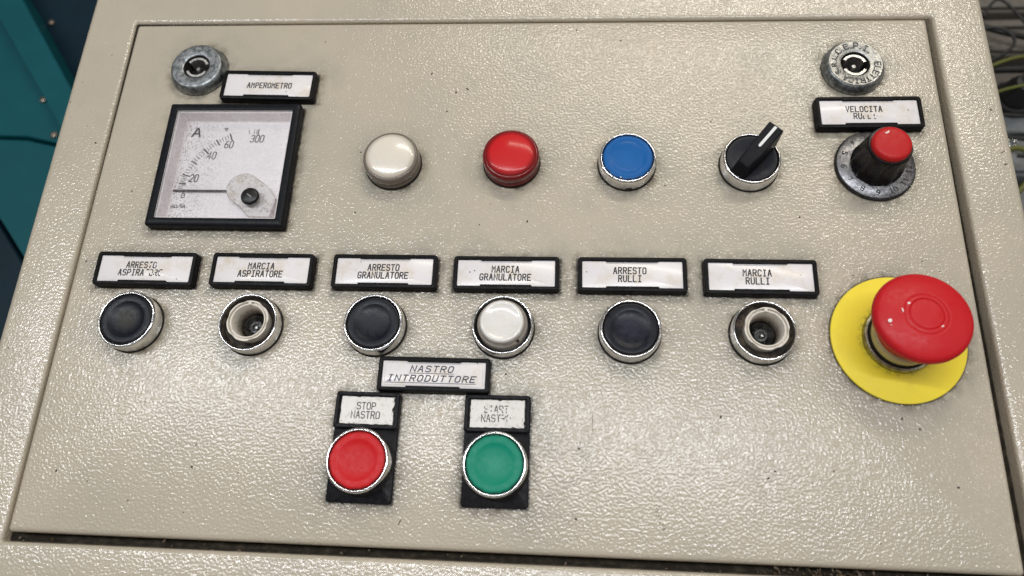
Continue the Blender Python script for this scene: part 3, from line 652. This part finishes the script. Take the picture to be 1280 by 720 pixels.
S = Strokes()
bm = bmesh.new()
L_ = []
for s_ in (1.4, 2.1, 13.6):
    z_ = 16.8 + (s_ + 1) * 3.2 / 15 + .10; hw_ = .4 if s_ == 1.4 else .72
    L_.append([bm.verts.new((s_, hw_, z_)), bm.verts.new((s_, -hw_, z_))])
for a, b_ in zip(L_, L_[1:]): bm.faces.new((a[0], a[1], b_[1], b_[0]))
finish('indicator_line', bm, mat('white_paint', (.82, .82, .80), .45), hd, smooth=False)

# ================================================================== SPEED KNOB
t = thing('speed_knob', 'black fluted knob with red cap on a numbered grey dial', 'knob', 181.7, 49.5)
finish('dial_backing', lathe([(0, 0), (19.3, 0), (19.3, 1.0), (18.8, 1.3), (0, 1.3)], 96), M_GASKET, t)
finish('dial', lathe([(18.7, 1.3), (18.8, 1.9), (18.5, 2.2), (11, 2.35), (10, 2.3)], 96), M_DIAL, t, 50)
S = Strokes()
for k, d in enumerate(['3', '4', '5', '6', '7', '8', '9', '10', '11', '12']):
    a = 108 + k * 27.5 - 6
    S.arc_text(d, 15.7, a - (4 if len(d) > 1 else 0), 8.5, 2.4, 1.45, .38, 2.42, inward=True)
for k in range(60):
    pass
S.done('numerals', M_INK, t)
flute = lambda r, a, z: r + (1.15 * (abs(math.cos(5 * a)) ** 4) - .75 if 2.5 < z < 19 else 0)
finish('knob_body', lathe([(11.2, 2.4), (12.4, 2.5), (12.5, 3.2), (12.1, 5.5), (11.6, 9), (11.0, 13), (10.6, 17), (10.5, 19.0), (9.9, 19.8), (9.0, 19.9)], 144, rmod=flute), plastic('knob_black', (0.006, 0.005, 0.006), .3, spec=.35, bumpd=.00004), t, 45)
M_REDCAP = plastic('red_cap_plastic', (0.50, 0.010, 0.012), .42, spec=.3, coat=.0, bumpd=.00003)
finish('cap', lathe([(9.1, 19.0), (9.2, 20.8), (8.9, 21.9), (8.2, 22.6), (7.0, 22.9), (0, 23.0)], 72), M_REDCAP, t, 50)
bm = bmesh.new(); vv = [bm.verts.new((x, y, 23.04)) for x, y in ((-3.3, 5.0), (-1.4, 6.1), (-.9, 6.3), (-1.3, 5.2), (-2.6, 4.5))]; bm.faces.new(vv)
finish('pointer_chip', bm, mat('pale_chip', (.85, .72, .66), .5), t, smooth=False)

# ================================================================== EMERGENCY STOP
def yellow_material():
    m = mat('yellow_plate', (0.92, 0.74, 0.045), .45, spec=.3); s = NB(m)
    d = s.vm('LENGTH', s.vm('MULTIPLY', s.coord(), (1, 1, 0)), out=1); nn = s.noise(500, 5, .75)
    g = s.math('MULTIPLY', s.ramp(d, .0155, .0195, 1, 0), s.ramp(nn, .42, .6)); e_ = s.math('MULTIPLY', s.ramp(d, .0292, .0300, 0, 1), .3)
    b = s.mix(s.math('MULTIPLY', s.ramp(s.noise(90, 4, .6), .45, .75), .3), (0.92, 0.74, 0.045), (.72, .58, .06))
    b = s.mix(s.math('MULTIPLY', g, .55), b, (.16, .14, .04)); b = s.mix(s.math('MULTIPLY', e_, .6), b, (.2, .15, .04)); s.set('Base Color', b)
    s.set('Roughness', s.ramp(nn, .3, .7, .38, .55)); return m
t = thing('emergency_stop', 'large red mushroom emergency stop button on a round yellow disc', 'emergency stop', 181.3, -39.9)
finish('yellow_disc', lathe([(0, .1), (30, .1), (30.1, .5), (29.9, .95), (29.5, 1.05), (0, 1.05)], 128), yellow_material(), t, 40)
finish('collar', lathe([(16.2, 1.05), (16.2, 3.0), (15.7, 3.8), (14.8, 4.0), (14.4, 3.4), (13.2, 3.2)], 80), zinc('olive_collar', (.42, .42, .33), (.22, .21, .14), .4), t, 40)
finish('collar_groove', lathe([(14.3, 3.0), (14.1, 5.4), (13.6, 5.6), (12, 5.6)], 64), M_GASKET, t)
finish('stem', lathe([(13.7, 5.2), (13.9, 5.8), (13.8, 9.8), (13.3, 10.2), (12, 10.3)], 80), plastic('cream_stem', (.58, .50, .26), .4, dusty=.4, dust=(.3, .26, .16)), t, 50)
M_ESTOP = plastic('red_mushroom_plastic', (0.56, 0.010, 0.016), .42, spec=.3, coat=.0, bumpd=.00003, scale=300)
MH = lambda L: [(a * .995, b) for a, b in L]
finish('mushroom_head', lathe(MH([(13.1, 9.8), (13.6, 12), (14.6, 15), (16.4, 18.5), (18.6, 21.5), (20.0, 23.6), (20.45, 25.0), (20.5, 26.3), (20.2, 27.3), (19.5, 28.2), (18.3, 28.9), (14.0, 30.0), (10.2, 30.75), (9.4, 30.9), (9.15, 30.72), (8.9, 30.95), (7.5, 31.1), (7.2, 31.05), (6.95, 30.65), (6.7, 31.0), (6.3, 31.1), (3, 31.2), (0, 31.2)]), 128), M_ESTOP, t, 70).rotation_euler = (R(-4.2), R(-.4), 0)
bm = bmesh.new()
for x, y, z_, s_, el, a in ((-15.2, -3.0, 30.05, .75, 1.2, .6), (-6.6, 4.6, 31.12, .55, 1.4, .9), (-9.6, 1.5, 30.97, .3, 4.0, 1.75), (5.2, -5.6, 31.15, .45, 1.2, .2), (-14.9, -5.0, 30.1, .25, 1, 0)): blot(bm, x, y, s_, el, a, z_)
finish('scuff', bm, mat('white_scuff', (.85, .75, .72), .6), t, smooth=False).rotation_euler = (R(-4.2), R(-.4), 0)

# ================================================================== LOCKS
M_ARC = zinc('bright_barrel', (.80, .79, .76), (.5, .5, .48), .4)
def lock(x, y, label, face_m, text, rot, seed):
    t = thing('door_lock', label, 'lock', x, y, 0, 0, 'round zinc door locks')
    finish('escutcheon', lathe([(15.6, 0), (15.8, .8), (15.6, 2.0), (14.3, 4.9), (13.7, 5.5), (13.0, 5.7), (8.2, 5.3), (7.6, 5.2), (7.3, 4.9)], 96), face_m if not text else M_ZINC, t, 40)
    if text:
        finish('face_ring', lathe([(13.6, 5.55), (13.4, 5.85), (8.0, 5.5), (7.4, 5.3)], 96), M_ZINC2, t, 40)
        S = Strokes()
        S.arc_text('C.E.P.I.', 10.9, 138, 13.5, 3.0, 2.1, .5, 5.95)
        S.arc_text('ELETTRICA', 10.9, -2, 15.2, 2.9, 2.0, .45, 5.95)
        S.arc_text('S.R.L.', 10.9, -150, 12, 2.4, 1.7, .42, 5.95)
        S.done('lettering', mat('dark_engraving', (.09, .09, .09), .6), t)
    finish('keyhole_wall', lathe([(7.3, 4.9), (7.15, 4.4), (7.1, -9)], 48), M_GASKET, t)
    finish('keyhole_floor', lathe([(7.1, -3.2), (4.5, -3.4), (0, -3.5)], 48), M_GASKET, t)
    # double-bit key barrel: two bright arc walls and a centre pin
    for a0 in (20, 205):
        bm = bmesh.new(); pts = []
        n = 18
        for k in range(n + 1): a = R(rot + a0 + 128 * k / n); pts.append((6.35 * math.cos(a), 6.35 * math.sin(a)))
        for k in range(n, -1, -1): a = R(rot + a0 + 128 * k / n); pts.append((5.0 * math.cos(a), 5.0 * math.sin(a)))
        loft([(pts, -3.3), (pts, 4.2)], bm, True, True); finish('barrel_wall', bm, M_ARC, t, 40)
    finish('bit', rbox(8.6, 2.4, -3.3, -1.6, .5, .3), M_DARKMETAL, t).rotation_euler = (0, 0, R(rot - 10))
    finish('centre_pin', lathe([(1.5, -3.3), (1.45, 2.2), (1.0, 2.9), (0, 3.0)], 24), M_ZINC2, t)
lock(-175.7, 106.6, 'mottled grey round lock partly beside the AMPEROMETRO name plate', M_ZINC, False, 0, 1)
lock(177.1, 106.6, 'round lock with worn lettering C.E.P.I. ELETTRICA above the VELOCITA name plate', M_ZINC, True, 0, 2)

# ================================================================== AMMETER
cx, cy = -148.7, 46.2
t = thing('ammeter', 'square black framed ammeter with clear dirty front and needle at zero', 'ammeter', cx, cy)
Q = lambda d, r: rrect(72 - 2 * d, 72 - 2 * d, r, 0, 0, 4)
finish('bezel', loft([(Q(0, 1.2), 0), (Q(0, 1.2), 5.0), (Q(.3, 1.1), 5.6), (Q(.9, .9), 6.0), (Q(3.6, .8), 6.1), (Q(4.1, .6), 5.9), (Q(4.3, .5), 5.2), (Q(4.3, .5), 4.4)]), M_BEZEL_METER, t, 40)
M_WALL = plastic('clear_dirty_wall', (0.90, 0.84, 0.83), .3, dusty=.3, dust=(.55, .48, .45), scale=500)
finish('inner_wall', loft([(Q(4.0, .4), 4.5), (Q(5.2, .6), 4.45), (Q(6.2, 1), -2.0), (Q(7.0, 1), -2.6)]), M_WALL, t, 40)
m = mat('dial_card', (0.74, 0.69, 0.71), .5); s = NB(m)
d1 = s.ramp(s.noise(1100, 4, .75), .50, .62); xy = s.n('ShaderNodeSeparateXYZ'); s.t.links.new(s.coord(), xy.inputs[0])
lf = s.ramp(xy.outputs[0], -.03, .002, 1, .12)
st = s.noise(500, 5, .75, vec=s.vm('MULTIPLY', s.coord(), (.35, 1.6, 1)))
bcol = s.mix(s.math('MULTIPLY', s.math('MULTIPLY', d1, lf), .85), (0.93, 0.89, 0.905), (0.22, 0.15, 0.14))
bcol = s.mix(s.math('MULTIPLY', s.ramp(st, .52, .72), .28), bcol, (0.50, .44, .42))
s.set('Base Color', bcol)
finish('dial_plate', loft([(Q(6.0, .5), -2.9), (Q(6.0, .5), -2.35)], None, True, True), m, t, smooth=False)
# scale printed on the card; pivot position relative to the meter centre
px_, py_ = -138.0 - cx, 33.3 - cy; z = -2.3
S = Strokes()
def tick(a, r0, r1, w_): S.line([(px_ + r0 * math.cos(R(a)), py_ + r0 * math.sin(R(a))), (px_ + r1 * math.cos(R(a)), py_ + r1 * math.sin(R(a)))], w_, z)
def ang(v):
    T = [(0, 180), (10, 172.5), (20, 164.5), (30, 151.5), (40, 137.5), (50, 125), (60, 113)]
    for (a, p), (b_, q) in zip(T, T[1:]):
        if a <= v <= b_: return p + (q - p) * (v - a) / (b_ - a)
for v in range(0, 61, 10): tick(ang(v), 33.8 if v % 20 == 0 else 34.5, 37.8, .75)
for v in range(0, 60, 2):
    if v % 10: tick(ang(v), 35.2, 37.5, .28)
for a in (97, 92.5, 90.5): tick(a, 35.2, 37.6, .28)
tick(89, 34.2, 37.6, .6)
S.text('A', -171.8 - cx, 69.0 - cy, 5.0, 4.6, .85, z, wid=4.4, slant=.1)
S.text('20', -168.2 - cx, 41.2 - cy, 4.2, 2.6, .50, z, wid=1.75, slant=.12); S.text('40', -161.0 - cx, 55.0 - cy, 4.2, 2.6, .50, z, wid=1.75, slant=.12)
S.text('60', -152.6 - cx, 61.8 - cy, 4.2, 2.6, .50, z, wid=1.75, slant=.12); S.text('300', -137.6 - cx, 65.4 - cy, 4.2, 2.6, .50, z, wid=1.75, slant=.12)
S.text('0', -172.0 - cx, 31.0 - cy, 2.6, 2.0, .4, z, wid=1.5); S.text('60/5A', -173.2 - cx, 24.6 - cy, 1.7, 1.5, .34, z, wid=1.1)
S.line([(-156.4 - cx, 71.8 - cy), (-154.6 - cx, 71.8 - cy), (-155.4 - cx, 70.2 - cy), (-156.4 - cx, 71.8 - cy)], .4, z)
S.done('scale_print', M_SCALE, t)
S = Strokes(); S.text('L.R.1 L.5', -168.0 - cx, 20.6 - cy, 1.0, 1.5, .2, z, wid=1.0)
S.bm.free()
finish('needle', rbox(40, 1.1, -1.5, -1.0, .2, .1, -19.5), mat('dark_needle', (.05, .04, .05), .5), t, loc=(px_, py_, 0))
# moulded pivot cover: round hump with a wedge running into the lower right corner
pts = []
r_ = 8.6; A, B = (-119.6 - cx, 27.4 - cy), (-132.2 - cx, 16.8 - cy)
for k in range(25):
    a = R(47 + (228 - 47) * k / 24); pts.append((px_ + r_ * math.cos(a), py_ - .2 + r_ * math.sin(a)))
pts += [(B[0] - 6, B[1] + 6), B, (-121.5 - cx, 16.8 - cy), A, (A[0] - 5.0, A[1] + 6.6)]
m = mat('pivot_cover_plastic', (0.80, 0.76, 0.75), .3, coat=.3); s = NB(m)
vv_ = s.voro(420, vec=s.vm('ADD', s.coord(), s.vm('MULTIPLY', s.noise(160, 4, .7, out=1), (.006, .006, 0))), feature='DISTANCE_TO_EDGE')
cr_ = s.ramp(vv_.outputs['Distance'], .02, .07, 1, 0)
bc = s.mix(s.math('MULTIPLY', s.math('MULTIPLY', cr_, s.ramp(s.noise(260, 4, .7), .47, .6)), .75), (0.82, .78, .77), (.16, .11, .07))
bc = s.mix(s.math('MULTIPLY', s.ramp(s.noise(160, 5, .7), .5, .65), .5), bc, (.50, .42, .30)); s.set('Base Color', bc); s.bump(s.noise(350, 4, .6), .0002, .6)
finish('pivot_cover', ngon_prism(pts, -2.2, 2.6, bev=.5), m, t, 40)
S = Strokes(); S.line([p for p in pts[:27]], .22, 2.12); S.line(pts[-1:] + pts[:1], .2, 2.12); 
S.done('cover_outline', mat('cover_edge_dirt', (.25, .2, .16), .6), t)
# clear front
gm = bpy.data.materials.new('dusty_clear_front'); gm.use_nodes = True; g = gm.node_tree; g.nodes.clear()
out = g.nodes.new('ShaderNodeOutputMaterial'); tr = g.nodes.new('ShaderNodeBsdfTransparent'); tr.inputs[0].default_value = (1, 1, 1, 1)
gl = g.nodes.new('ShaderNodeBsdfGlossy'); gl.inputs['Roughness'].default_value = .08; df = g.nodes.new('ShaderNodeBsdfDiffuse'); df.inputs[0].default_value = (.75, .70, .68, 1)
fr = g.nodes.new('ShaderNodeFresnel'); fr.inputs[0].default_value = 1.45; m1 = g.nodes.new('ShaderNodeMixShader'); m2 = g.nodes.new('ShaderNodeMixShader')
t2 = g.nodes.new('ShaderNodeTexCoord'); nz = g.nodes.new('ShaderNodeTexNoise'); nz.inputs['Scale'].default_value = 330; nz.inputs['Detail'].default_value = 8; nz.inputs['Roughness'].default_value = .75
mpr = g.nodes.new('ShaderNodeMapRange'); mpr.inputs[1].default_value = .48; mpr.inputs[2].default_value = .78; mpr.inputs[3].default_value = .0; mpr.inputs[4].default_value = .16
g.links.new(t2.outputs['Object'], nz.inputs[0]); g.links.new(nz.outputs[0], mpr.inputs[0])
g.links.new(fr.outputs[0], m1.inputs[0]); g.links.new(tr.outputs[0], m1.inputs[1]); g.links.new(gl.outputs[0], m1.inputs[2])
g.links.new(mpr.outputs[0], m2.inputs[0]); g.links.new(m1.outputs[0], m2.inputs[1]); g.links.new(df.outputs[0], m2.inputs[2]); g.links.new(m2.outputs[0], out.inputs[0])
finish('front_glass', loft([(Q(4.35, .5), 4.9), (Q(4.35, .5), 5.5)], None, True, True), gm, t, smooth=False)
o = finish('adjusting_screw', lathe([(4.6, 5.5), (4.7, 6.2), (4.4, 7.0), (3.9, 7.3), (0, 7.4)], 40), plastic('screw_black', (.01, .01, .01), .35), t, 40, loc=(-131.6 - cx, 26.6 - cy, 0))
finish('screw_slot', rbox(3.2, .7, 7.3, 7.45, .1, .05), mat('slot_grey', (.22, .2, .2), .5), o).rotation_euler = (0, 0, R(-35))
bpy.context.view_layer.update()
